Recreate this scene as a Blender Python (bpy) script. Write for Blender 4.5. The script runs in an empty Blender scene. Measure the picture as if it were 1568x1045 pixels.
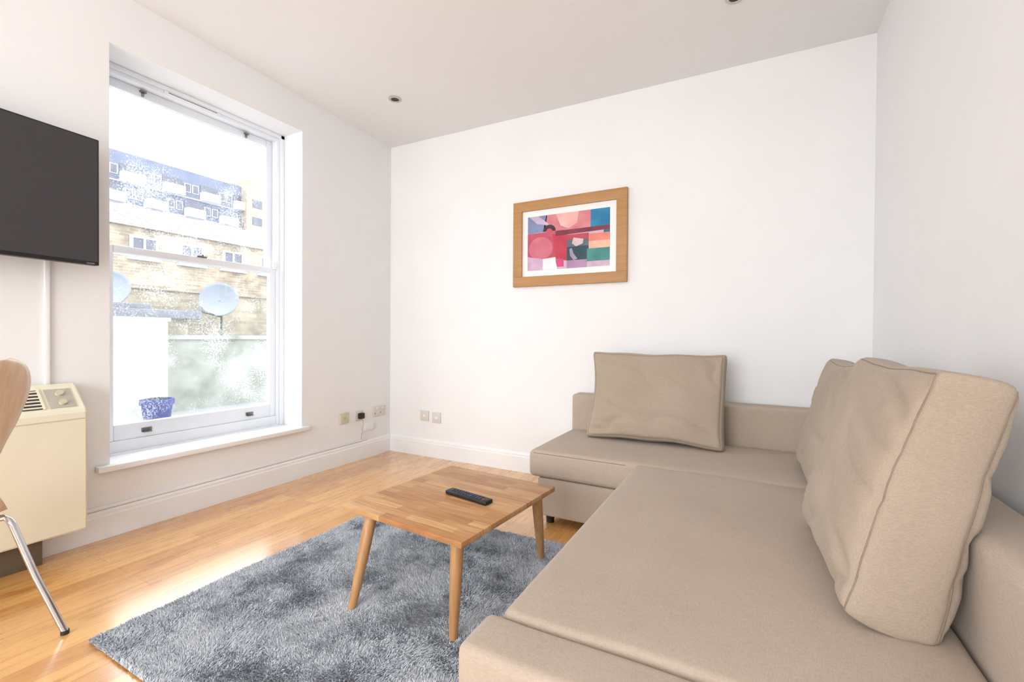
import bpy, bmesh, math, random
import numpy as np
from mathutils import Vector, Matrix, noise as mnoise
random.seed(7); rng=np.random.default_rng(7)
S=bpy.context.scene
try:
    S.view_settings.view_transform='Standard'
except Exception as e: print(e)
def lin(c):
    return tuple(((v/255)/12.92 if v/255<=0.04045 else ((v/255+0.055)/1.055)**2.4) for v in c)+(1,)
# ---------------- materials ----------------
def newmat(name):
    m=bpy.data.materials.new(name); m.use_nodes=True
    nt=m.node_tree; b=nt.nodes['Principled BSDF']
    return m,nt,b
def setp(b,col=None,rough=0.5,metal=0,spec=None):
    if col: b.inputs['Base Color'].default_value=lin(col)
    b.inputs['Roughness'].default_value=rough; b.inputs['Metallic'].default_value=metal
    if spec is not None: b.inputs['Specular IOR Level'].default_value=spec
def coords(nt,scale=(1,1,1),rot=(0,0,0),kind='Object'):
    tc=nt.nodes.new('ShaderNodeTexCoord'); mp=nt.nodes.new('ShaderNodeMapping')
    mp.inputs['Scale'].default_value=scale; mp.inputs['Rotation'].default_value=rot
    nt.links.new(tc.outputs[kind],mp.inputs[0]); return mp.outputs[0]
def noi(nt,vec,scale,detail=3,rough=.5):
    n=nt.nodes.new('ShaderNodeTexNoise'); n.inputs['Scale'].default_value=scale
    n.inputs['Detail'].default_value=detail; n.inputs['Roughness'].default_value=rough
    nt.links.new(vec,n.inputs['Vector']); return n
def ramp(nt,fac,stops):
    r=nt.nodes.new('ShaderNodeValToRGB'); el=r.color_ramp.elements
    while len(el)<len(stops): el.new(.5)
    for e,(p,c) in zip(el,stops): e.position=p; e.color=lin(c)
    nt.links.new(fac,r.inputs[0]); return r.outputs[0]
def bump(nt,b,h,strength,dist):
    n=nt.nodes.new('ShaderNodeBump'); n.inputs['Strength'].default_value=strength; n.inputs['Distance'].default_value=dist
    nt.links.new(h,n.inputs['Height']); nt.links.new(n.outputs[0],b.inputs['Normal'])
def mixc(nt,fac,a,bb,mode='MIX'):
    m=nt.nodes.new('ShaderNodeMix'); m.data_type='RGBA'; m.blend_type=mode
    if isinstance(fac,float): m.inputs[0].default_value=fac
    else: nt.links.new(fac,m.inputs[0])
    for i,v in ((6,a),(7,bb)):
        if isinstance(v,tuple): m.inputs[i].default_value=v
        else: nt.links.new(v,m.inputs[i])
    return m.outputs[2]
def simple(name,c1,c2=None,scale=8,rough=.6,metal=0,bs=0,bd=.002,bscale=200):
    m,nt,b=newmat(name); setp(b,c1,rough,metal)
    v=coords(nt)
    c2=c2 or tuple(max(0,x-8) for x in c1)
    n=noi(nt,v,scale); nt.links.new(ramp(nt,n.outputs[0],[(.35,c2),(.65,c1)]),b.inputs['Base Color'])
    if bs: bump(nt,b,noi(nt,v,bscale,2).outputs[0],bs,bd)
    return m
def brickmat(name,c1,c2,mort,w,h,ms,stain=3):
    # courses laid along world Y, rising in Z (facades face the garden)
    m,nt,b=newmat(name); setp(b,None,.92)
    tc=nt.nodes.new('ShaderNodeTexCoord'); sp=nt.nodes.new('ShaderNodeSeparateXYZ'); cb=nt.nodes.new('ShaderNodeCombineXYZ')
    nt.links.new(tc.outputs['Object'],sp.inputs[0])
    ad=nt.nodes.new('ShaderNodeMath'); ad.operation='ADD'; nt.links.new(sp.outputs[0],ad.inputs[0]); nt.links.new(sp.outputs[1],ad.inputs[1])
    nt.links.new(ad.outputs[0],cb.inputs[0]); nt.links.new(sp.outputs[2],cb.inputs[1])
    br=nt.nodes.new('ShaderNodeTexBrick'); nt.links.new(cb.outputs[0],br.inputs['Vector']); br.inputs['Scale'].default_value=1
    br.inputs['Brick Width'].default_value=w; br.inputs['Row Height'].default_value=h; br.inputs['Mortar Size'].default_value=ms
    br.inputs['Color1'].default_value=lin(c1); br.inputs['Color2'].default_value=lin(c2); br.inputs['Mortar'].default_value=lin(mort)
    n=noi(nt,tc.outputs['Object'],stain,5,.6)
    nt.links.new(mixc(nt,1.0,br.outputs[0],ramp(nt,n.outputs[0],[(.35,(190,192,186)),(.6,(255,255,255))]),'MULTIPLY'),b.inputs['Base Color'])
    return m
M_wall=simple('wall_paint',(239,240,241),(237,238,239),3,.75,bs=.08,bd=.001,bscale=180)
M_ceil=simple('ceiling_paint',(238,238,238),(236,236,236),2,.8)
M_trim=simple('trim_gloss_white',(242,243,244),(238,239,240),4,.35)
M_upvc=simple('sash_paint_white',(240,245,251),(237,242,249),4,.3)
M_metal=simple('brushed_metal',(150,150,150),(125,125,125),30,.3,.9)
M_ring=simple('downlight_ring',(205,200,192),(195,190,182),30,.35,.3)
M_chrome=simple('chrome',(205,205,208),(195,195,198),10,.12,1)
M_black=simple('black_plastic',(28,28,32),(22,22,25),20,.45)
M_screen=simple('tv_screen',(60,58,62),(58,56,60),1,.45)
M_cream=simple('heater_enamel',(236,230,208),(232,226,204),4,.45)
M_dark=simple('dark_plastic',(45,45,48),(35,35,38),20,.5)
M_socket=simple('socket_white',(218,214,208),(214,210,204),20,.35)
M_socket2=simple('socket_cream',(210,204,178),(204,198,170),20,.35)
M_foot=simple('sofa_foot_black',(25,25,25),(20,20,20),20,.5)
def fabric(name,c1,c2):
    m,nt,b=newmat(name); setp(b,c1,.95,0,.15)
    v=coords(nt); big=noi(nt,v,3,4,.6)
    base=ramp(nt,big.outputs[0],[(.3,c2),(.7,c1)])
    vx=coords(nt,(90,900,500)); vy=coords(nt,(900,90,500))
    a=noi(nt,vx,1,2); d=noi(nt,vy,1,2)
    mx=nt.nodes.new('ShaderNodeMath'); mx.operation='ADD'
    nt.links.new(a.outputs[0],mx.inputs[0]); nt.links.new(d.outputs[0],mx.inputs[1])
    mul=nt.nodes.new('ShaderNodeMath'); mul.operation='MULTIPLY'; mul.inputs[1].default_value=.5
    nt.links.new(mx.outputs[0],mul.inputs[0])
    w=ramp(nt,mul.outputs[0],[(.3,(222,222,222)),(.7,(255,255,255))])
    nt.links.new(mixc(nt,1.0,base,w,'MULTIPLY'),b.inputs['Base Color'])
    bump(nt,b,mul.outputs[0],.08,.001)
    b.inputs['Sheen Weight'].default_value=.1
    return m
M_fab=fabric('sofa_fabric_beige',(198,182,166),(190,174,158))
M_fabc=fabric('cushion_fabric_taupe',(186,170,153),(179,163,146))
M_seam=simple('seam_thread',(148,132,118),(140,124,110),60,.95)
# floor
def floor_mat():
    m,nt,b=newmat('oak_laminate_floor'); setp(b,None,.3,0,.8)
    v=coords(nt,(1,1,1),(0,0,math.pi/2))
    br=nt.nodes.new('ShaderNodeTexBrick'); nt.links.new(v,br.inputs['Vector'])
    br.inputs['Scale'].default_value=1; br.inputs['Brick Width'].default_value=.95; br.inputs['Row Height'].default_value=.10
    br.inputs['Mortar Size'].default_value=.0008; br.inputs['Mortar Smooth'].default_value=.3
    br.offset=.37; br.offset_frequency=2
    br.inputs['Color1'].default_value=lin((238,186,114)); br.inputs['Color2'].default_value=lin((212,154,84)); br.inputs['Mortar'].default_value=lin((164,114,62))
    g=noi(nt,coords(nt,(34,2.0,10)),1,6,.62)
    gr=ramp(nt,g.outputs[0],[(.28,(206,186,158)),(.5,(244,236,222)),(.72,(255,255,255))])
    c=mixc(nt,.85,br.outputs[0],gr,'MULTIPLY')
    k=noi(nt,coords(nt,(9,2.6,4)),1,3,.5)
    kr=ramp(nt,k.outputs[0],[(.27,(210,162,110)),(.4,(255,255,255))])
    c=mixc(nt,.7,c,kr,'MULTIPLY')
    nt.links.new(c,b.inputs['Base Color'])
    r=nt.nodes.new('ShaderNodeMapRange'); r.inputs[3].default_value=.2; r.inputs[4].default_value=.36
    nt.links.new(g.outputs[0],r.inputs[0]); nt.links.new(r.outputs[0],b.inputs['Roughness'])
    b.inputs['Coat Weight'].default_value=1.0; b.inputs['Coat Roughness'].default_value=.17
    bump(nt,b,br.outputs['Fac'],-.3,.001)
    return m
M_floor=floor_mat()
def block_wood():
    m,nt,b=newmat('oak_butcher_block'); setp(b,None,.42,0,.4)
    v=coords(nt,(1,1,1))
    br=nt.nodes.new('ShaderNodeTexBrick'); nt.links.new(v,br.inputs['Vector'])
    br.inputs['Scale'].default_value=1; br.inputs['Brick Width'].default_value=.23; br.inputs['Row Height'].default_value=.042
    br.inputs['Mortar Size'].default_value=.0004; br.offset=.41; br.offset_frequency=2
    br.inputs['Color1'].default_value=lin((218,176,128)); br.inputs['Color2'].default_value=lin((184,134,86)); br.inputs['Mortar'].default_value=lin((150,104,64))
    g=noi(nt,coords(nt,(7,110,20)),1,5,.6)
    c=mixc(nt,.8,br.outputs[0],ramp(nt,g.outputs[0],[(.3,(205,187,165)),(.65,(255,252,246))]),'MULTIPLY')
    nt.links.new(c,b.inputs['Base Color']); return m
M_block=block_wood()
def wood(name,c1,c2,sc=(60,60,4),rough=.4):
    m,nt,b=newmat(name); setp(b,None,rough)
    g=noi(nt,coords(nt,sc),1,5,.6)
    nt.links.new(ramp(nt,g.outputs[0],[(.3,c2),(.7,c1)]),b.inputs['Base Color']); return m
M_leg=wood('oak_leg',(200,154,106),(176,130,84))
M_frame=wood('picture_frame_wood',(188,142,92),(174,128,80),(6,60,60),.5)
M_ply=wood('beech_ply',(228,200,170),(212,182,150),(50,50,5),.35)
# rug
def rug_mat():
    m,nt,b=newmat('shag_pile'); setp(b,None,.95,0,.1)
    v=coords(nt)
    a=noi(nt,v,7,5,.65); f=noi(nt,v,160,2,.6)
    c=ramp(nt,a.outputs[0],[(.30,(192,199,207)),(.46,(217,223,230)),(.7,(227,232,238))])
    c2=ramp(nt,f.outputs[0],[(.3,(226,226,228)),(.7,(255,255,255))])
    nt.links.new(mixc(nt,1.0,c,c2,'MULTIPLY'),b.inputs['Base Color']); return m
M_rug=rug_mat()
def glass_mat():
    m=bpy.data.materials.new('window_glass'); m.use_nodes=True; nt=m.node_tree; nt.nodes.clear()
    o=nt.nodes.new('ShaderNodeOutputMaterial'); t=nt.nodes.new('ShaderNodeBsdfTransparent'); g=nt.nodes.new('ShaderNodeBsdfGlossy')
    g.inputs['Roughness'].default_value=.02
    mx=nt.nodes.new('ShaderNodeMixShader'); mx.inputs[0].default_value=.04
    nt.links.new(t.outputs[0],mx.inputs[1]); nt.links.new(g.outputs[0],mx.inputs[2])
    v=coords(nt); vo=noi(nt,v,110,2,.6); b2=noi(nt,v,3,3,.6)
    mul=nt.nodes.new('ShaderNodeMath'); mul.operation='MULTIPLY'; nt.links.new(vo.outputs[0],mul.inputs[0]); nt.links.new(b2.outputs[0],mul.inputs[1])
    mr=nt.nodes.new('ShaderNodeMapRange'); mr.inputs[1].default_value=.27; mr.inputs[2].default_value=.34; mr.inputs[3].default_value=.02; mr.inputs[4].default_value=.16
    nt.links.new(mul.outputs[0],mr.inputs[0])
    d=nt.nodes.new('ShaderNodeBsdfTranslucent'); d.inputs[0].default_value=(.9,.93,.97,1)
    m2=nt.nodes.new('ShaderNodeMixShader'); nt.links.new(mr.outputs[0],m2.inputs[0]); nt.links.new(mx.outputs[0],m2.inputs[1]); nt.links.new(d.outputs[0],m2.inputs[2])
    nt.links.new(m2.outputs[0],o.inputs[0]); return m
M_glass=glass_mat()
# ---------------- mesh helpers ----------------
def link(o,parent=None):
    S.collection.objects.link(o)
    if parent:
        o.parent=parent; o.matrix_parent_inverse=Matrix.Translation(-Vector(parent.location))
    return o
def empty(name,loc):
    e=bpy.data.objects.new(name,None); e.location=loc; e.empty_display_size=.1; S.collection.objects.link(e); return e
def mesh_obj(name,verts,faces,mat,parent=None,smooth=False,angle=None):
    me=bpy.data.meshes.new(name); me.from_pydata([tuple(v) for v in verts],[],faces); me.update()
    me.materials.append(mat)
    if smooth:
        me.polygons.foreach_set('use_smooth',[True]*len(me.polygons))
        if angle: me.set_sharp_from_angle(angle=math.radians(angle))
    o=bpy.data.objects.new(name,me); return link(o,parent)
def boxes(name,lst,mat,parent=None,bevel=0,seg=2,M=None):
    """lst of (x0,x1,y0,y1,z0,z1)"""
    bm=bmesh.new()
    for (x0,x1,y0,y1,z0,z1) in lst:
        r=bmesh.ops.create_cube(bm,size=1)
        for v in r['verts']:
            v.co=Vector(((x0+x1)/2+v.co.x*(x1-x0),(y0+y1)/2+v.co.y*(y1-y0),(z0+z1)/2+v.co.z*(z1-z0)))
    if bevel: bmesh.ops.bevel(bm,geom=bm.edges[:],offset=bevel,segments=seg,affect='EDGES',profile=.5)
    if M: bmesh.ops.transform(bm,matrix=M,verts=bm.verts)
    bmesh.ops.recalc_face_normals(bm,faces=bm.faces)
    me=bpy.data.meshes.new(name); bm.to_mesh(me); bm.free(); me.materials.append(mat)
    if bevel:
        me.polygons.foreach_set('use_smooth',[True]*len(me.polygons)); me.set_sharp_from_angle(angle=math.radians(35))
    return link(bpy.data.objects.new(name,me),parent)
def tube(name,pts,rad,mat,parent=None,closed=False,n=8):
    pts=[Vector(p) for p in pts]; L=len(pts); rads=rad if isinstance(rad,(list,tuple)) else [rad]*L
    V=[];Fc=[]; up=None
    for i,p in enumerate(pts):
        a=pts[(i-1)%L] if (closed or i>0) else p; b=pts[(i+1)%L] if (closed or i<L-1) else p
        t=(b-a).normalized()
        if up is None: up=t.orthogonal().normalized()
        up=(up-t*up.dot(t)).normalized(); s=t.cross(up)
        for k in range(n):
            an=2*math.pi*k/n; V.append(p+(up*math.cos(an)+s*math.sin(an))*rads[i])
    for i in range(L if closed else L-1):
        j=(i+1)%L
        for k in range(n):
            Fc.append((i*n+k,i*n+(k+1)%n,j*n+(k+1)%n,j*n+k))
    if not closed:
        Fc.append(tuple(range(n))[::-1]); Fc.append(tuple((L-1)*n+k for k in range(n)))
    return mesh_obj(name,V,Fc,mat,parent,True,50)
def axis_coords(h,r,step):
    e=[-h,-h+r*.3,-h+r*.65,-h+r]
    m=2*(h-r); n=max(1,int(round(m/step)))
    mid=[-h+r+m*i/n for i in range(1,n)]
    return e+mid+[-x for x in e[::-1]]
def rmap(p,h,r):
    q=Vector([max(-(h[i]-r),min(h[i]-r,p[i])) for i in range(3)])
    d=p-q
    if d.length<1e-9: return p
    return q+d.normalized()*r
def soft_grid(h,r,step):
    A=[axis_coords(h[i],r,step) for i in range(3)]
    idx={};V=[];F=[]
    def vid(p):
        k=tuple(round(c,5) for c in p)
        if k not in idx: idx[k]=len(V); V.append(Vector(p))
        return idx[k]
    for ax in range(3):
        u,w=(ax+1)%3,(ax+2)%3
        for sg in (-1,1):
            for i in range(len(A[u])-1):
                for j in range(len(A[w])-1):
                    q=[]
                    for (a,b) in ((i,j),(i+1,j),(i+1,j+1),(i,j+1)):
                        p=[0,0,0]; p[ax]=sg*h[ax]; p[u]=A[u][a]; p[w]=A[w][b]; q.append(vid(p))
                    F.append(tuple(q if sg>0 else q[::-1]))
    return V,F
def softbox(name,x0,x1,y0,y1,z0,z1,r,mat,parent=None,step=.04,amp=.002,bulge=0.0,freq=4):
    h=((x1-x0)/2,(y1-y0)/2,(z1-z0)/2); c=Vector(((x0+x1)/2,(y0+y1)/2,(z0+z1)/2))
    V,F=soft_grid(h,r,step); out=[]
    for p in V:
        q=rmap(p,h,r)
        if bulge and p.z>h[2]-r:
            q=q+Vector((0,0,bulge*(1-(p.x/h[0])**4)*(1-(p.y/h[1])**4)))
        w=q+c
        n=mnoise.noise(w*freq)*amp+mnoise.noise(w*freq*2.7)*amp*.4
        if q.z>-h[2]+.02: q=q+Vector((n*.7,n*.7,n))
        out.append(q+c)
    return mesh_obj(name,out,F,mat,parent,True)
# ---------------- dimensions ----------------
XL,XR,YB,YF=-2.93,.59,3.13,-2.6
def ceilz(x,y): return 2.77-.011*(x-XL)+.03*(YB-y)
boxes('floor',[(XL-.3,XR+.2,YF-.2,YB+.2,-.12,0)],M_floor)
cx=[XL-.3,XR+.2]; cy=[YF-.2,YB+.2]
V=[];
for z in (0,.15):
    for y in cy:
        for x in cx: V.append((x,y,ceilz(x,y)+z))
mesh_obj('ceiling',V,[(0,2,3,1),(4,5,7,6),(0,1,5,4),(2,6,7,3),(0,4,6,2),(1,3,7,5)],M_ceil)
WY0,WY1,WZ0,WZ1=1.08,2.208,.375,2.55
boxes('wall_left',[(XL-.32,XL,YF,WY0,0,2.95),(XL-.32,XL,WY1,YB,0,2.83),(XL-.32,XL,WY0,WY1,0,WZ0-.03),(XL-.32,XL,WY0,WY1,WZ1,2.86)],M_wall)
boxes('wall_back',[(XL-.32,XR+.2,YB,YB+.2,0,2.8)],M_wall)
boxes('wall_right',[(XR,XR+.2,YF,YB,0,2.93)],M_wall)
FX0,FX1,FZ0,FZ1=-2.3,-.1,.4,2.5
boxes('wall_front',[(XL-.32,FX0,YF-.2,YF,0,2.97),(FX1,XR+.2,YF-.2,YF,0,2.97),(FX0,FX1,YF-.2,YF,0,FZ0),(FX0,FX1,YF-.2,YF,FZ1,2.97)],M_wall)
def baseboard(name,p0,p1,nrm,h=.15):
    prof=[(0,0),(.018,0),(.018,h-.035),(.014,h-.028),(.014,h-.015),(.007,h-.004),(0,h)]
    V=[];n=len(prof)
    for p in (p0,p1):
        for (d,z) in prof: V.append((p[0]+nrm[0]*d,p[1]+nrm[1]*d,z))
    F=[tuple(range(n)),tuple(range(n,2*n))[::-1]]+[(i,i+n,(i+1)%n+n,(i+1)%n) for i in range(n)]
    o=mesh_obj(name,V,F,M_trim)
    bm=bmesh.new(); bm.from_mesh(o.data); bmesh.ops.recalc_face_normals(bm,faces=bm.faces); bm.to_mesh(o.data); bm.free()
baseboard('baseboard_left',(XL,YF),(XL,YB),(1,0))
baseboard('baseboard_back',(XL+.018,YB),(XR-.018,YB),(0,-1))
baseboard('baseboard_right',(XR,YF),(XR,YB),(-1,0))
boxes('trim_1',[(XL,XL+.012,.95,2.84,.150,.168)],M_trim,bevel=.002)
# ---------------- window 1 (sash) ----------------
W=empty('window_1',(XL-.2,(WY0+WY1)/2,WZ0))
fx0,fx1=XL-.32,XL-.215
jw=.055
boxes('frame_box',[(fx0,fx1,WY0,WY0+jw,WZ0,WZ1),(fx0,fx1,WY1-jw,WY1,WZ0,WZ1),(fx0,fx1,WY0+jw,WY1-jw,WZ1-.05,WZ1),(fx0,fx1,WY0+jw,WY1-jw,WZ0,WZ0+.07)],M_upvc,W,.004)
boxes('parting_bead',[(fx1,fx1+.014,WY0,WY0+.03,WZ0,WZ1),(fx1,fx1+.014,WY1-.03,WY1,WZ0,WZ1),(fx1,fx1+.014,WY0,WY1,WZ1-.028,WZ1)],M_upvc,W,.003)
ax0,ax1=fx0+.012,fx0+.05
bx0,bx1=fx0+.056,fx0+.096
y0,y1=WY0+jw,WY1-jw
zt=WZ1-.05; zm=1.53; zb=WZ0+.07
st=.045
boxes('sash_upper',[(ax0,ax1,y0,y0+st,zm-.02,zt),(ax0,ax1,y1-st,y1,zm-.02,zt),(ax0,ax1,y0+st,y1-st,zt-.05,zt),(ax0,ax1,y0+st,y1-st,zm-.02,zm+.02)],M_upvc,W,.004)
boxes('sash_lower',[(bx0,bx1,y0,y0+st,zb,zm+.02),(bx0,bx1,y1-st,y1,zb,zm+.02),(bx0,bx1,y0+st,y1-st,zb,zb+.09),(bx0,bx1,y0+st,y1-st,zm-.02,zm+.02)],M_upvc,W,.004)
boxes('glass_upper',[((ax0+ax1)/2-.002,(ax0+ax1)/2+.002,y0+st,y1-st,zm+.02,zt-.05)],M_glass,W)
boxes('glass_lower',[((bx0+bx1)/2-.002,(bx0+bx1)/2+.002,y0+st,y1-st,zb+.09,zm-.02)],M_glass,W)
boxes('trickle_vent',[(fx1,fx1+.016,1.42,1.74,WZ1-.046,WZ1-.03)],M_trim,W,.002)
boxes('vent_slot',[(fx1+.001,fx1+.017,1.44,1.72,WZ1-.041,WZ1-.036)],M_metal,W)
for yy in (y0+.2,y1-.2):
    boxes('sash_lift',[(bx1,bx1+.006,yy-.026,yy+.026,zb+.03,zb+.055),(bx1+.006,bx1+.02,yy-.022,yy+.022,zb+.028,zb+.034)],M_metal,W,.002)
    boxes('sash_hook',[(ax1,ax1+.02,yy-.016,yy+.016,zt-.022,zt-.012),(ax1,ax1+.010,yy-.006,yy+.006,zt-.045,zt-.02)],M_metal,W,.002)
boxes('sash_lock',[(bx0,bx1+.005,1.61,1.67,zm+.02,zm+.03),(bx1-.005,bx1+.010,1.633,1.647,zm+.02,zm+.038)],M_metal,W,.002)
boxes('restrictor',[(bx1,bx1+.02,y1-.03,y1-.008,zm+.01,zm+.07)],M_trim,W,.003)
boxes('window_sill',[(fx1,XL,WY0,WY1,WZ0-.03,WZ0),(XL,XL+.045,WY0-.06,WY1+.04,WZ0-.03,WZ0)],M_trim,W,.004)
# unseen window added in the front wall, behind the viewpoint, to brighten the room
W2=empty('added_fill_window',((FX0+FX1)/2,YF-.1,FZ0))
xm=(FX0+FX1)/2
boxes('frame_box',[(FX0,FX0+.06,YF-.14,YF-.08,FZ0,FZ1),(FX1-.06,FX1,YF-.14,YF-.08,FZ0,FZ1),(xm-.04,xm+.04,YF-.14,YF-.08,FZ0,FZ1),(FX0,FX1,YF-.14,YF-.08,FZ0,FZ0+.06),(FX0,FX1,YF-.14,YF-.08,FZ1-.06,FZ1)],M_upvc,W2,.004)
# ---------------- downlights ----------------
def downlight(x,y):
    z=ceilz(x,y); D=empty('ceiling_downlight',(x,y,z))
    n=28;V=[];F=[]
    prof=[(.046,0),(.046,-.005),(.030,-.007),(.028,.0)]
    for r,zz in prof:
        for k in range(n): V.append((x+r*math.cos(k*2*math.pi/n),y+r*math.sin(k*2*math.pi/n),z+zz-.0005))
    for i in range(3):
        for k in range(n): F.append((i*n+k,i*n+(k+1)%n,(i+1)*n+(k+1)%n,(i+1)*n+k))
    mesh_obj('trim_ring',V,F,M_ring,D,True,40)
    V=[(x+.030*math.cos(k*2*math.pi/n),y+.030*math.sin(k*2*math.pi/n),z-.004) for k in range(n)]
    mesh_obj('lamp_face',V,[tuple(range(n))],M_dark,D)
downlight(-2.317,2.513); downlight(-.09,2.52)
# ---------------- TV ----------------
ang=math.atan2(.1,.995)
T=empty('television',(-2.80,.5,1.68))
MT=Matrix.Translation((-2.80,.985,1.68))@Matrix.Rotation(ang,4,'Z')
boxes('bezel',[(-.022,.018,-.97,0,-.302,.302)],M_black,T,.004,2,MT)
boxes('screen',[(.0185,.0195,-.962,-.008,-.285,.294)],M_screen,T,0,2,MT)
boxes('rear_housing',[(-.05,-.022,-.85,-.12,-.22,.18)],M_dark,T,.008,2,MT)
boxes('wall_mount',[(XL,XL+.02,.35,.65,1.5,1.85),(XL+.02,-2.80,.46,.54,1.62,1.72)],M_dark,T,.003)
boxes('badge',[(.0195,.0205,-.05,-.02,-.298,-.292)],M_metal,T,0,2,MT)
boxes('trim_2',[(XL,XL+.014,.835,.853,.60,1.40)],M_trim,bevel=.002)
# ---------------- storage heater ----------------
H=empty('storage_heater',(-2.84,.5,0))
hy0,hy1=.22,.93; fX=-2.745; bX=XL+.02
hb=.135
prof=[(bX,hb),(fX,hb),(fX,.685),(fX-.008,.70),(-2.865,.80),(-2.885,.812),(bX,.812)]
V=[(x,y,z) for y in (hy0,hy1) for (x,z) in prof]; n=len(prof)
o=mesh_obj('casing',V,[tuple(range(n)),tuple(range(n,2*n))[::-1]]+[(i,i+n,(i+1)%n+n,(i+1)%n) for i in range(n)],M_cream,H)
bm=bmesh.new(); bm.from_mesh(o.data); bmesh.ops.recalc_face_normals(bm,faces=bm.faces); bmesh.ops.bevel(bm,geom=[e for e in bm.edges if e.calc_face_angle(0)>.9],offset=.008,segments=3,affect='EDGES'); bm.to_mesh(o.data); bm.free()
sl=Vector((-2.865-(fX-.008),0,.10)); sn=Vector((.10,0,.112)).normalized(); s0=Vector((fX-.008,0,.70))
def on_slope(name,ya,yb,u0,u1,th,mat):
    a=s0+sl*u0; b=s0+sl*u1; V=[]
    for off in (.0005,th):
        for (p,y) in ((a,ya),(a,yb),(b,yb),(b,ya)): V.append((p.x+sn.x*off,y,p.z+sn.z*off))
    return mesh_obj(name,V,[(0,3,2,1),(4,5,6,7),(0,1,5,4),(1,2,6,5),(2,3,7,6),(3,0,4,7)],mat,H)
on_slope('grille_recess',.26,.79,.12,.9,.002,M_dark)
for i in range(6):
    u=.15+i*.13; on_slope('grille_bar',.26,.79,u,u+.045,.006,M_cream)
for yy in (.26,.36,.46,.56,.66,.785): on_slope('grille_rib',yy,yy+.008,.1,.92,.007,M_cream)
M_panel=simple('control_panel_grey',(190,184,172),(180,174,162),20,.4)
on_slope('control_panel',.81,.90,.12,.9,.003,M_panel)
for uu in (.3,.68):
    p=s0+sl*uu+sn*.003; tube('control_knob',[p+Vector((0,.855,0)),p+Vector((0,.855,0))+sn*.012],.014,M_socket2,H,n=18)
boxes('side_seam',[(fX+.0002,fX+.002,hy0+.01,hy1-.01,.655,.659)],M_socket2,H)
boxes('base_shade_block',[(bX,-2.83,.26,.80,0.0,hb)],simple('heater_base_shade',(110,98,84)),H,.003)  # dark block added, its colour stands for the shadow under the casing
# ---------------- sockets ----------------
def socket_left(name,y,z,w,h,mat):
    e=empty(name,(XL,y,z)); boxes('plate',[(XL,XL+.010,y-w/2,y+w/2,z-h/2,z+h/2)],mat,e,.003)
    return e
e=socket_left('telephone_socket',2.60,.374,.086,.086,M_socket2)
boxes('port',[(XL+.01,XL+.012,2.59,2.61,.365,.383)],M_panel,e)
e=socket_left('wall_socket',2.753,.372,.086,.086,M_socket)
boxes('plug',[(XL+.01,XL+.045,2.735,2.785,.347,.397)],M_black,e,.008)
tube('cable',[(XL+.04,2.762,.352),(XL+.045,2.765,.31),(XL+.03,2.77,.27),(XL+.02,2.765,.17)],.003,M_panel,e)
e=socket_left('wall_socket',2.99,.38,.146,.086,M_socket)
boxes('rocker',[(XL+.01,XL+.014,2.945,2.965,.40,.415),(XL+.01,XL+.014,3.015,3.035,.40,.415)],M_trim,e,.001)
boxes('pin_holes',[(XL+.0095,XL+.0105,2.93,2.936,.36,.372),(XL+.0095,XL+.0105,3.0,3.006,.36,.372)],M_dark,e)
e=socket_left('junction_box',2.86,.262,.13,.075,M_trim)
boxes('lid',[(XL+.01,XL+.02,2.81,2.91,.236,.288)],M_trim,e,.003)
for i,(x,z) in enumerate(((-2.524,.352),(-2.396,.345))):
    e=empty('aerial_socket',(x,YB,z)); boxes('plate',[(x-.045,x+.045,YB-.010,YB,z-.045,z+.045)],M_socket,e,.003)
    boxes('port',[(x-.012,x+.012,YB-.0115,YB-.0098,z-.01,z+.01)],M_trim,e,.0005)
# ---------------- picture ----------------
P=empty('framed_picture',(-1.2035,YB,1.76))
px0,px1,pz0,pz1=-1.645,-.762,1.435,2.085
fw=.075; yb=YB-.003; yf=YB-.03
boxes('frame',[(px0,px1,yf,yb,pz1-fw,pz1),(px0,px1,yf,yb,pz0,pz0+fw),(px0,px0+fw,yf,yb,pz0+fw,pz1-fw),(px1-fw,px1,yf,yb,pz0+fw,pz1-fw)],M_frame,P,.002)
boxes('mat_board',[(px0+fw,px1-fw,YB-.014,YB-.006,pz0+fw,pz1-fw)],M_trim,P)
ax_0,ax_1,az0,az1=px0+fw+.045,px1-fw-.048,pz0+fw+.045,pz1-fw-.045
def art(name,pts,col,lay,c2=None):
    g=sum(col)/3; col=tuple(int(v*.92+g*.08) for v in col)
    c2=tuple(int(v*.92+sum(c2)/3*.08) for v in c2) if c2 else None
    m=simple('paint_'+name,col,c2 or tuple(min(255,int(v*1.08)+6) for v in col),11,.6)
    V=[(ax_0+u*(ax_1-ax_0),YB-.0145-lay*.0004,az1-v*(az1-az0)) for u,v in pts]
    o=mesh_obj('art_'+name,V,[tuple(range(len(V)))],m,P)
    if o.data.polygons[0].normal.y>0: o.data.flip_normals()
def rect(u0,v0,u1,v1): return [(u0,v0),(u1,v0),(u1,v1),(u0,v1)]
def disc(u,v,r,ry=None,a0=0,a1=360,n=28): 
    ry=ry or r*1.35
    return [(u+r*math.cos(math.radians(a0+(a1-a0)*k/n)),v-ry*math.sin(math.radians(a0+(a1-a0)*k/n))) for k in range(n if a1-a0==360 else n+1)]
art('ground',rect(0,0,1,1),(200,172,192),0)
art('slate',[(0,0),(.25,0),(.22,.3),(0,.32)],(120,132,172),1)
art('lilac_band',[(.02,0),(.14,0),(.3,.2),(.12,.14)],(186,170,196),2)
art('salmon',[(.24,0),(.78,0),(.78,.34),(.2,.3)],(222,140,146),1,(212,116,128))
art('rose_petal',[(.36,0),(.64,0),(.62,.2),(.52,.28),(.42,.22)],(232,168,164),2)
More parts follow.
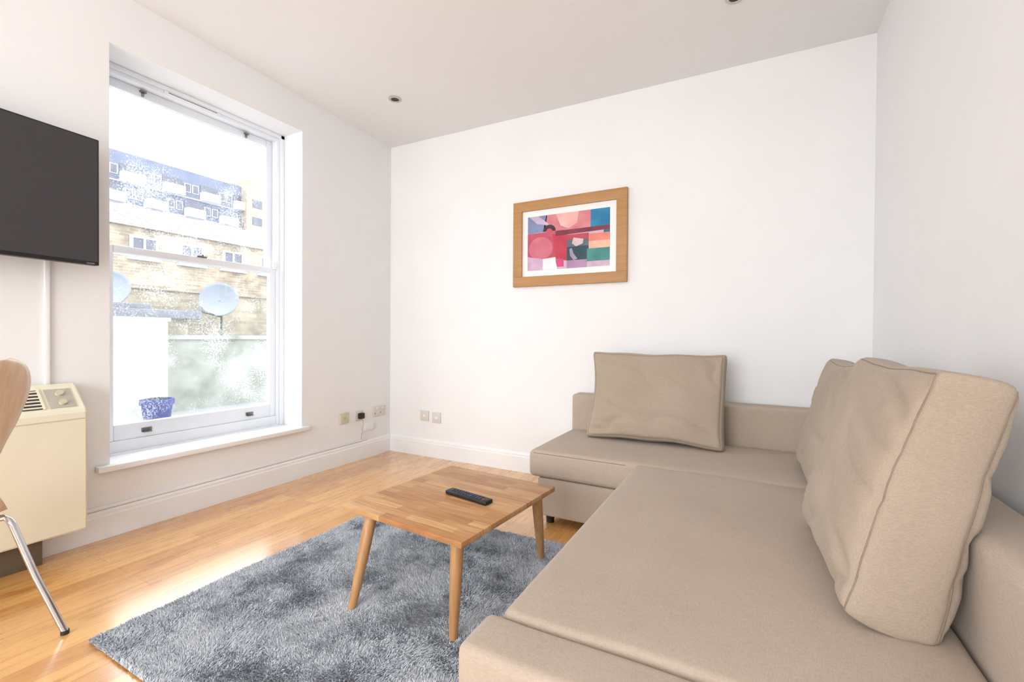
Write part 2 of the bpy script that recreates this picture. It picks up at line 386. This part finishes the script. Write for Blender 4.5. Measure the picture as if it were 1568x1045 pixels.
art('crimson_left',[(0,.32),(.46,.3),(.5,.82),(.28,.84),(.0,.74)],(202,84,106),2,(188,70,96))
art('red',[(.32,.36),(.5,.36),(.5,.86),(.36,.8)],(190,50,72),3)
art('pink_disc',disc(.17,.6,.155),(216,116,136),4,(206,100,124))
art('arch',disc(.28,.3,.08,.12,0,180),(54,34,52),5)
art('arch_inner',disc(.28,.31,.04,.06,0,180),(206,74,100),6)
art('blue',rect(.78,0,1,.34),(32,140,186),3,(20,116,164))
art('teal_edge',rect(.93,.3,1,.42),(26,110,140),4)
art('maroon_bar',[(.36,.31),(1,.3),(1,.37),(.36,.4)],(120,40,60),5)
art('rust',rect(.5,.4,.76,.5),(176,60,74),4)
art('grey_teal',rect(.5,.5,.76,.66),(98,112,124),4,(84,98,112))
art('dark_teal',rect(.5,.62,.76,.86),(44,80,92),4.5,(36,66,82))
art('pale_petal',[(.58,.46),(.70,.5),(.69,.58),(.61,.62),(.56,.56)],(196,176,182),5)
art('curved_stem',[(.53,.66),(.56,.64),(.58,.74),(.63,.84),(.58,.86),(.54,.78)],(150,140,158),5)
art('coral',rect(.76,.42,1,.60),(226,128,112),4)
art('peach',rect(.76,.55,1,.68),(226,176,152),5)
art('sea_green',rect(.74,.68,1,.90),(70,150,146),5,(56,132,132))
art('violet',[(.5,.84),(.74,.86),(.74,1),(.5,1)],(166,132,168),4)
art('pale_foot',[(.2,.8),(.36,.78),(.38,1),(.2,1)],(232,222,226),6)
art('magenta_foot',[(.36,.84),(.46,.82),(.46,.96),(.38,.96)],(202,60,120),6)
art('mauve_corner',[(0,.74),(.2,.8),(.2,1),(0,1)],(196,160,190),5)
# ---------------- sofa ----------------
SF=empty('corner_sofa',(-.2,1.95,0))
ST=.42
bxf,byf=.40,2.95
softbox('base_back_run',-1.05,.56,2.29,3.09,.055,.265,.012,M_fab,SF,.08,.001)
softbox('base_chaise',-.47,.56,.80,2.28,.055,.265,.012,M_fab,SF,.08,.001)
softbox('seat_back_run',-1.10,bxf,2.275,byf+.01,.268,ST-.003,.028,M_fab,SF,.04,.003,.004)
softbox('seat_chaise',-.505,bxf,.905,2.27,.268,ST-.002,.022,M_fab,SF,.04,.004,.006)
softbox('seat_front_panel',-.535,bxf,.765,.902,.268,ST-.006,.022,M_fab,SF,.04,.002)
softbox('backrest_rear',-1.10,.565,byf+.01,3.105,.06,.655,.022,M_fab,SF,.05,.002)
softbox('backrest_right',bxf+.005,.565,.765,byf,.06,.655,.03,M_fab,SF,.05,.004)
tube('seam_back_run',[(-1.07+i*.0735,2.279,ST-.018) for i in range(8)],.0022,M_seam,SF)
for (x,y) in ((-1.0,2.36),(-1.0,3.0),(-.42,.88),(.48,.88),(.48,3.0),(-.40,2.2)):
    tube('foot',[(x,y,.0),(x,y,.06)],[.022,.026],M_foot,SF,n=14)
# ---------------- cushions ----------------
def cushion(loc,w,hh,t,rotz,lean,seed,clamp,restz=ST+.004):
    h=(w/2,t/2,hh/2); r=.022
    V,F=soft_grid(h,r,.013)
    def deform(p):
        a,b=p.x/h[0],p.z/h[2]
        q=rmap(p,h,r)
        prof=max(0,(1-abs(a)**3.0))**.6*max(0,(1-abs(b)**2.6))**.6
        sag=1-.12*b
        ty=(.66+.42*prof)*sag
        cc=p.y/h[1]
        y=q.y*ty
        x=q.x*(1-.05*(1-b*b))+.006*math.sin(b*3+seed)
        z=q.z*(1-.055*(1-a*a))+.010*mnoise.noise(Vector((a*1.7,seed,0)))
        d=mnoise.noise(Vector((x*4+z*8,z*3-x*3,seed*2.3+cc)))
        fold=max(0,1-abs(d)*3.0)**2
        d2=mnoise.noise(Vector((x*9-z*5,z*12,seed*1.3+cc)))
        fold2=max(0,1-abs(d2)*4)**2
        e=mnoise.noise(Vector((x*5,z*5,seed+5)))
        cor=min(1,a*a*.8+b*b*.8)
        edge=1-max(abs(a),abs(b))**6     # the seams stay taut, the faces crease
        y+= math.copysign(1,p.y)*(-fold*.017*(.35+cor)-fold2*.007*cor+e*.012)*(abs(cc)**2)*(.18+.82*edge)
        if abs(cc)<.95:
            e2=mnoise.noise(Vector((x*4+seed,z*5,p.y*8)))
            k=(1-cc*cc)
            x+=math.copysign(1,a)*k*(.012+.007*e2)*(abs(a)>.95); z+=math.copysign(1,b)*k*(.010+.006*e2)*(abs(b)>.95)
        return Vector((x,y,z))
    R=Matrix.Rotation(rotz,3,'Z')@Matrix.Rotation(-lean,3,'X')
    P=[R@deform(p) for p in V]
    mz=min(p.z for p in P)+.012; o=Vector((loc[0],loc[1],restz-mz))
    ax,lim=clamp
    def fin(p):
        p=p+o
        if p.z<restz: p.z=restz
        l=lim+max(0,(p.z-.64))*2.2 if p.z>.64 else lim
        if p[ax]>l: p[ax]=l-.002*mnoise.noise(p*9)
        wl=(.575,3.115)[ax]
        if p[ax]>wl: p[ax]=wl
        return p
    C=empty('sofa_cushion',(loc[0],loc[1],restz+hh/2))
    mesh_obj('cushion_body',[fin(p) for p in P],F,M_fabc,C,True)
    for sg in (-1,1):
        pts=[];N=30
        cs=[(-1,-1),(1,-1),(1,1),(-1,1)]
        for i in range(4):
            (a0,b0),(a1,b1)=cs[i],cs[(i+1)%4]
            for k in range(N):
                f=k/N; u=a0+(a1-a0)*f; v=b0+(b1-b0)*f
                pts.append(fin(R@deform(Vector((u*h[0],sg*h[1],v*h[2])))))
        tube('cushion_seam',pts,.0022,M_seam,C,True,6)
cushion((-.515,2.815,0),.77,.53,.18,0,math.radians(12),1,(1,2.945))
cushion((.335,2.40,0),.62,.53,.19,-math.pi/2,math.radians(13),2.4,(0,.395))
cushion((.318,1.52,0),.61,.56,.23,-math.pi/2+.04,math.radians(14),3.7,(0,.395))
# ---------------- coffee table ----------------
TZ=.37
CT=empty('coffee_table',(-1.112,1.586,0))
MTb=Matrix.Translation((-1.112,1.586,0))@Matrix.Rotation(math.radians(-4.7),4,'Z')
o=boxes('table_top',[(-.305,.305,-.335,.335,-.011,.011)],M_block,None,.003,2)
o.parent=CT; o.location=(0,0,TZ-.011); o.rotation_euler=(0,0,math.radians(-4.7))
for nm,tp,ft in (('leg_1',(-1.318,1.31),(-1.332,1.222)),('leg_2',(-.888,1.28),(-.893,1.265)),('leg_3',(-.829,1.80),(-.862,1.93)),('leg_4',(-1.35,1.86),(-1.40,1.96))):
    a=Vector((tp[0],tp[1],TZ-.022)); b=Vector((ft[0],ft[1],.008))
    tube(nm,[a,a.lerp(b,.5),b],[.024,.021,.015],M_leg,CT,n=16)
boxes('apron',[(-.22,.22,-.27,-.25,TZ-.035,TZ-.022),(-.22,.22,.25,.27,TZ-.035,TZ-.022)],M_leg,CT,.002,2,MTb)
# remote
RC=empty('remote_control',(-1.04,1.577,TZ))
MR=Matrix.Translation((-1.04,1.577,TZ+.001))@Matrix.Rotation(math.atan2(-.035,.216),4,'Z')
boxes('remote_body',[(-.115,.115,-.024,.024,0,.018)],M_black,RC,.006,3,MR)
bt=[]
for i in range(11):
    for j in range(3): bt.append((-.09+i*.0155,-.081+i*.0155,-.015+j*.0115,-.0085+j*.0115,.017,.0205))
M_btn=simple('button_blue_grey',(72,78,100),(58,62,84),50,.5)
boxes('buttons',bt,M_btn,RC,.0008,1,MR)
boxes('power_button',[(.088,.096,-.014,-.006,.017,.021)],simple('button_red',(190,40,40)),RC,.001,1,MR)
boxes('color_button',[(.02,.03,-.016,-.012,.0205,.0215),(.02,.03,-.004,0,.0205,.0215)],simple('button_blue',(60,90,190)),RC,0,1,MR)
# ---------------- rug ----------------
def rug():
    x0,x1,y0,y1=-1.975,-.50,.67,2.10
    nx,ny=90,90
    V=[];F=[]
    for j in range(ny+1):
        for i in range(nx+1):
            V.append((x0+(x1-x0)*i/nx,y0+(y1-y0)*j/ny,.006))
    for j in range(ny):
        for i in range(nx):
            a=j*(nx+1)+i; F.append((a,a+1,a+nx+2,a+nx+1))
    N=260000
    X=rng.uniform(x0,x1,N);Y=rng.uniform(y0,y1,N)
    G=150
    gx=np.linspace(x0,x1,G);gy=np.linspace(y0,y1,G)
    FA=np.array([[mnoise.fractal(Vector((a*5.2,b*5.2,1.3)),.8,2.0,3)*.017+mnoise.noise(Vector((a*34,b*34,3.3)))*.008 for b in gy] for a in gx])
    FB=np.array([[mnoise.fractal(Vector((a*5.2,b*5.2,8.3)),.8,2.0,3)*.017+mnoise.noise(Vector((a*34,b*34,13.3)))*.008 for b in gy] for a in gx])
    ii=np.clip(((X-x0)/(x1-x0)*(G-1)).astype(int),0,G-1);jj=np.clip(((Y-y0)/(y1-y0)*(G-1)).astype(int),0,G-1)
    lx=FA[ii,jj]+rng.normal(0,.004,N); ly=FB[ii,jj]+rng.normal(0,.004,N)
    hgt=rng.uniform(.015,.019,N)
    th=rng.uniform(0,math.pi,N); w=rng.uniform(.0013,.0022,N)
    dx,dy=np.cos(th)*w,np.sin(th)*w
    B=np.zeros((N,5,3))
    B[:,0]=np.stack([X-dx,Y-dy,np.full(N,.005)],1);B[:,1]=np.stack([X+dx,Y+dy,np.full(N,.005)],1)
    B[:,2]=np.stack([X+dx+lx*.4,Y+dy+ly*.4,hgt*.7],1);B[:,3]=np.stack([X-dx+lx*.4,Y-dy+ly*.4,hgt*.7],1)
    B[:,4]=np.stack([X+lx,Y+ly,hgt],1)
    base=len(V); allv=np.vstack([np.array(V),B.reshape(-1,3)])
    idx=base+np.arange(N)*5
    nq=len(F)
    loops=np.concatenate([np.array(F).reshape(-1),np.stack([idx,idx+1,idx+2,idx+3,idx+3,idx+2,idx+4],1).reshape(-1)])
    tot=np.concatenate([np.full(nq,4),np.tile([4,3],N)])
    start=np.concatenate([[0],np.cumsum(tot)[:-1]])
    me=bpy.data.meshes.new('shag_rug')
    me.vertices.add(len(allv)); me.vertices.foreach_set('co',allv.reshape(-1).astype(np.float32))
    me.loops.add(len(loops)); me.loops.foreach_set('vertex_index',loops.astype(np.int32))
    me.polygons.add(len(tot)); me.polygons.foreach_set('loop_start',start.astype(np.int32)); me.polygons.foreach_set('loop_total',tot.astype(np.int32))
    me.update(calc_edges=True); me.validate(); me.materials.append(M_rug)
    link(bpy.data.objects.new('shag_rug',me))
rug()
# ---------------- chair ----------------
def chair():
    C0=Vector((-2.27,.35,0)); Rr=Vector((.883,.469,0)); Ff=Vector((-.469,.883,0))
    E=empty('dining_chair',C0)
    pr=[(-.23,.425,.13),(-.215,.44,.17),(-.15,.448,.195),(-.05,.44,.20),(.05,.435,.19),(.12,.445,.155),(.155,.475,.115),(.165,.53,.085),(.165,.60,.085),(.175,.68,.115),(.19,.76,.15),(.21,.84,.165),(.225,.90,.158),(.237,.945,.13),(.243,.965,.08)]
    pts=np.array(pr); tt=np.linspace(0,len(pr)-1,70)
    def cr(col):
        out=[]
        for q in tt:
            i=min(int(q),len(pr)-2); f=q-i
            p=[pts[max(i-1,0),col],pts[i,col],pts[i+1,col],pts[min(i+2,len(pr)-1),col]]
            out.append(.5*((2*p[1])+(-p[0]+p[2])*f+(2*p[0]-5*p[1]+4*p[2]-p[3])*f*f+(-p[0]+3*p[1]-3*p[2]+p[3])*f**3))
        return out
    a,z,w=cr(0),cr(1),cr(2)
    V=[];F=[];n=16
    for i in range(len(tt)):
        back=max(0,min(1,(z[i]-.48)/.3))
        for j in range(n+1):
            s=-1+2*j/n
            off=-.03*back*(s*s)
            p=C0+Rr*(a[i]+off)+Ff*(w[i]*s); p.z=z[i]+(1-back)*.01*s*s
            V.append(p)
    for i in range(len(tt)-1):
        for j in range(n):
            k=i*(n+1)+j; F.append((k,k+1,k+n+2,k+n+1))
    o=mesh_obj('plywood_shell',V,F,M_ply,E,True)
    md=o.modifiers.new('thick','SOLIDIFY'); md.thickness=.013; md.offset=0
    for i,(ra,sa,ra0,sa0) in enumerate(((.285,.19,.12,.15),(.285,-.19,.12,-.15),(-.22,.19,-.12,.15),(-.22,-.19,-.12,-.15))):
        p0=C0+Rr*(ra0*.3)+Ff*(sa0*.3)+Vector((0,0,.425)); p1=C0+Rr*ra0+Ff*sa0+Vector((0,0,.424)); p3=C0+Rr*ra+Ff*sa+Vector((0,0,.008))
        d=(p3-p1); pts=[p0,p1,p1+d*.03+Rr*(ra0*.1),p1+d*.07+Rr*(ra0*.12),p1+d*.5,p3]
        tube('leg_%d'%(i+1),pts,.0105,M_chrome,E,n=12)
        tube('foot_cap',[p3-Vector((0,0,.008)),p3+Vector((0,0,.006))],.012,M_dark,E,n=12)
    tube('hub_plate',[C0+Vector((0,0,.415)),C0+Vector((0,0,.432))],.085,M_metal,E,n=24)
chair()
# ---------------- outside ----------------
M_render=simple('white_render',(196,200,206),(186,190,196),2,.9)
M_brickb=brickmat('buff_brick',(166,152,132),(138,124,106),(158,150,138),.45,.15,.02,.8)
M_brickw=brickmat('garden_brick',(158,148,128),(128,120,102),(142,138,126),.23,.075,.010,1.6)
M_stone=simple('mossy_stone',(150,153,148),(112,118,106),2.6,.95,bs=.5,bscale=20)
M_slate=simple('slate_roof',(128,120,114),(98,92,88),4,.9)
M_blue=simple('block_cladding',(98,106,126),(86,94,114),.5,.9)
M_tower=simple('tower_brick',(150,138,124),(136,124,110),.5,.9)
M_pane=simple('far_window_pane',(70,76,90),(58,64,78),1,.3)
M_patio=simple('patio_ground',(142,144,146),(128,130,132),1.5,.95)
M_lead=simple('lead_roof',(104,108,116),(90,94,102),3,.8)
M_dish=simple('dish_grey',(118,126,138),(110,118,130),3,.6)
M_pot=simple('glazed_blue',(18,40,116),(14,32,100),8,.4)
M_leaf=simple('leaf_green',(70,82,64),(52,64,50),20,.8)
boxes('patio_ground',[(-120,XL-.33,-40,110,-.2,-.02)],M_patio)
AB=empty('apartment_block',(-78,28,0))
boxes('block_body',[(-90,-75,0,45,-.02,25.6)],M_blue,AB)
boxes('block_tower',[(-88,-73.5,45,53,-.02,26.5)],M_tower,AB)
bal=[];pan=[];slab=[];frm=[]
for r in range(8):
    zz=2.2+r*2.9
    slab.append((-75,-74.8,0,45,zz-1.0,zz-.85))
    for k in range(9):
        yy=1.5+k*5.0+(2.2 if r%2 else 0)
        bal.append((-75,-73.9,yy,yy+2.5,zz-.95,zz+.35)); pan.append((-75,-74.9,yy,yy+2.5,zz+.45,zz+1.5))
        for q in (2.8,3.9):
            frm.append((-75,-74.9,yy+q,yy+q+.9,zz-.1,zz+1.2)); pan.append((-74.95,-74.85,yy+q+.12,yy+q+.78,zz,zz+1.1))
boxes('balconies',bal,M_render,AB); boxes('white_frames',frm,M_render,AB); boxes('dark_windows',pan,M_pane,AB); boxes('floor_slabs',slab,M_render,AB)
tp=[]
for r in range(8):
    for k in range(2): tp.append((-73.5,-73.4,46+k*3.5,47.6+k*3.5,2+r*2.9,3.3+r*2.9))
boxes('tower_windows',tp,M_pane,AB)
BB=empty('brick_terrace',(-30,14,0))
boxes('brick_body',[(-34,-28,2,30,-.02,6.6)],M_brickb,BB)
mesh_obj('roof',[(-27.8,2,6.55),(-27.8,30,6.55),(-31,30,8.3),(-31,2,8.3),(-34.2,2,6.55),(-34.2,30,6.55)],[(0,1,2,3),(3,2,5,4),(0,3,4),(1,5,2)],M_slate,BB)
wf=[];wp=[]
for y in (9.4,11.75,14.0,16.3,18.6,20.9):
    for z in (5.55,2.6):
        wf+= [(-28,-27.9,y-.62,y+.62,z-.55,z-.45),(-28,-27.9,y-.62,y+.62,z+.45,z+.55),(-28,-27.9,y-.62,y-.5,z-.45,z+.45),(-28,-27.9,y+.5,y+.62,z-.45,z+.45),(-28,-27.9,y-.05,y+.05,z-.45,z+.45),(-28,-27.8,y-.75,y+.75,z-.68,z-.57)]
        wp.append((-28,-27.95,y-.5,y+.5,z-.45,z+.45))
boxes('window_frames',wf,M_render,BB); boxes('window_panes',wp,M_pane,BB)
boxes('garden_brick_wall',[(-9.75,-9.5,1.5,9,-.02,1.85),(-9.8,-9.45,1.5,9,1.85,1.92)],M_brickw)
boxes('white_garden_wall',[(-6.2,-6.0,.2,2.75,-.02,1.2),(-6.23,-5.97,.2,2.77,1.2,1.24)],M_render)
boxes('mossy_stone_wall',[(-7.3,-7.0,2.6,7.5,-.02,.98),(-7.34,-6.96,2.6,7.5,.98,1.04)],M_stone)
SH=empty('garden_shed',(-8,3,0))
boxes('shed_body',[(-8.4,-7.5,2.0,3.7,-.02,1.28)],M_brickw,SH); boxes('shed_roof',[(-8.5,-7.4,1.9,3.85,1.28,1.40),(-8.5,-7.9,1.9,3.4,1.40,1.5)],M_lead,SH,.01)
def dish(x,y,z,r,ground):
    E=empty('satellite_dish',(x,y,ground))
    ax=Vector((.75,-.62,.22)).normalized(); u=ax.orthogonal().normalized(); v=ax.cross(u)
    V=[];F=[];n=32;m=8
    for i in range(m+1):
        rr=r*i/m
        for k in range(n):
            an=2*math.pi*k/n; V.append(Vector((x,y,z))+(u*math.cos(an)+v*math.sin(an))*rr+ax*(.28*r*(i/m)**2))
    for i in range(m):
        for k in range(n): F.append((i*n+k,i*n+(k+1)%n,(i+1)*n+(k+1)%n,(i+1)*n+k))
    o=mesh_obj('reflector',V,F,M_dish,E,True); md=o.modifiers.new('t','SOLIDIFY'); md.thickness=.01
    c=Vector((x,y,z))
    low=c-Vector((0,0,r*.95))+ax*.05
    tip=low+Vector((.12,-.42,.08))
    tube('feed_arm',[c-ax*.03,low,tip],.018,M_dark,E)
    tube('feed_head',[tip-Vector((0,0,.03)),tip+Vector((0,.03,.07))],.035,M_lead,E,n=12)
    tube('mast',[c-ax*.05,c-ax*.14,Vector(((c-ax*.14).x,(c-ax*.14).y,ground))],.02,M_dark,E)
dish(-9.0,5.0,1.70,.33,-.02); dish(-8.95,3.3,1.75,.30,-.02)
def pot(x,y,s,hs):
    E=empty('plant_pot',(x,y,-.02)); 
    n=24;V=[];F=[]
    prof=[(0,0),(.10,0),(.14,.22),(.155,.22),(.155,.26),(.135,.26),(.13,.22),(0,.22)]
    for (r,z) in prof:
        for k in range(n): V.append((x+r*s*math.cos(k*2*math.pi/n),y+r*s*math.sin(k*2*math.pi/n),-.02+z*hs))
    for i in range(len(prof)-1):
        for k in range(n): F.append((i*n+k,i*n+(k+1)%n,(i+1)*n+(k+1)%n,(i+1)*n+k))
    mesh_obj('pot_body',V,F,M_pot,E,True,40)
    V=[];F=[]
    for i in range(140):
        an=random.uniform(0,6.28); l=random.uniform(.05,.10)*s; b=Vector((x+random.uniform(-.05,.05)*s,y+random.uniform(-.05,.05)*s,.2*hs)); d=Vector((math.cos(an)*.5,math.sin(an)*.5,random.uniform(.5,1.2))).normalized()
        sd=d.orthogonal().normalized()*.015*s; k=len(V); V+= [b,b+d*l*.5+sd,b+d*l,b+d*l*.5-sd]; F.append((k,k+1,k+2,k+3))
    mesh_obj('foliage',V,F,M_leaf,E)
pot(-5.72,2.52,1.0,1.4)
# ---------------- world & lights ----------------
w=bpy.data.worlds.new('overcast_sky'); S.world=w; w.use_nodes=True
bg=w.node_tree.nodes['Background']; bg.inputs[0].default_value=(.95,.975,1,1); bg.inputs[1].default_value=5.7
def area(name,loc,rot,sx,sy,portal=False,power=0,col=(1,1,1)):
    l=bpy.data.lights.new(name,'AREA'); l.shape='RECTANGLE'; l.size=sx; l.size_y=sy
    if portal: l.cycles.is_portal=True
    else: l.energy=power; l.color=col
    o=bpy.data.objects.new(name,l); o.location=loc; o.rotation_euler=rot; S.collection.objects.link(o)
area('daylight_portal',(XL-.33,(WY0+WY1)/2,(WZ0+WZ1)/2),(0,-math.pi/2,0),WZ1-WZ0,WY1-WY0,True)
area('front_fill_light',((FX0+FX1)/2,YF-.02,(FZ0+FZ1)/2),(math.pi/2,0,0),FX1-FX0-.1,FZ1-FZ0-.1,False,68,(.97,.985,1))  # added fill lamp in the unseen front opening, brightens the interior
# ---------------- camera ----------------
cam=bpy.data.cameras.new('camera'); cam.sensor_width=36; cam.lens=690/1568*36; cam.clip_start=.02; cam.clip_end=500
co=bpy.data.objects.new('camera',cam); S.collection.objects.link(co)
co.matrix_world=Matrix.Translation((0,0,1.05))@Matrix.Rotation(math.radians(28),4,'Z')@Matrix.Rotation(math.radians(90-.55),4,'X')@Matrix.Rotation(math.radians(.4),4,'Z')
S.camera=co
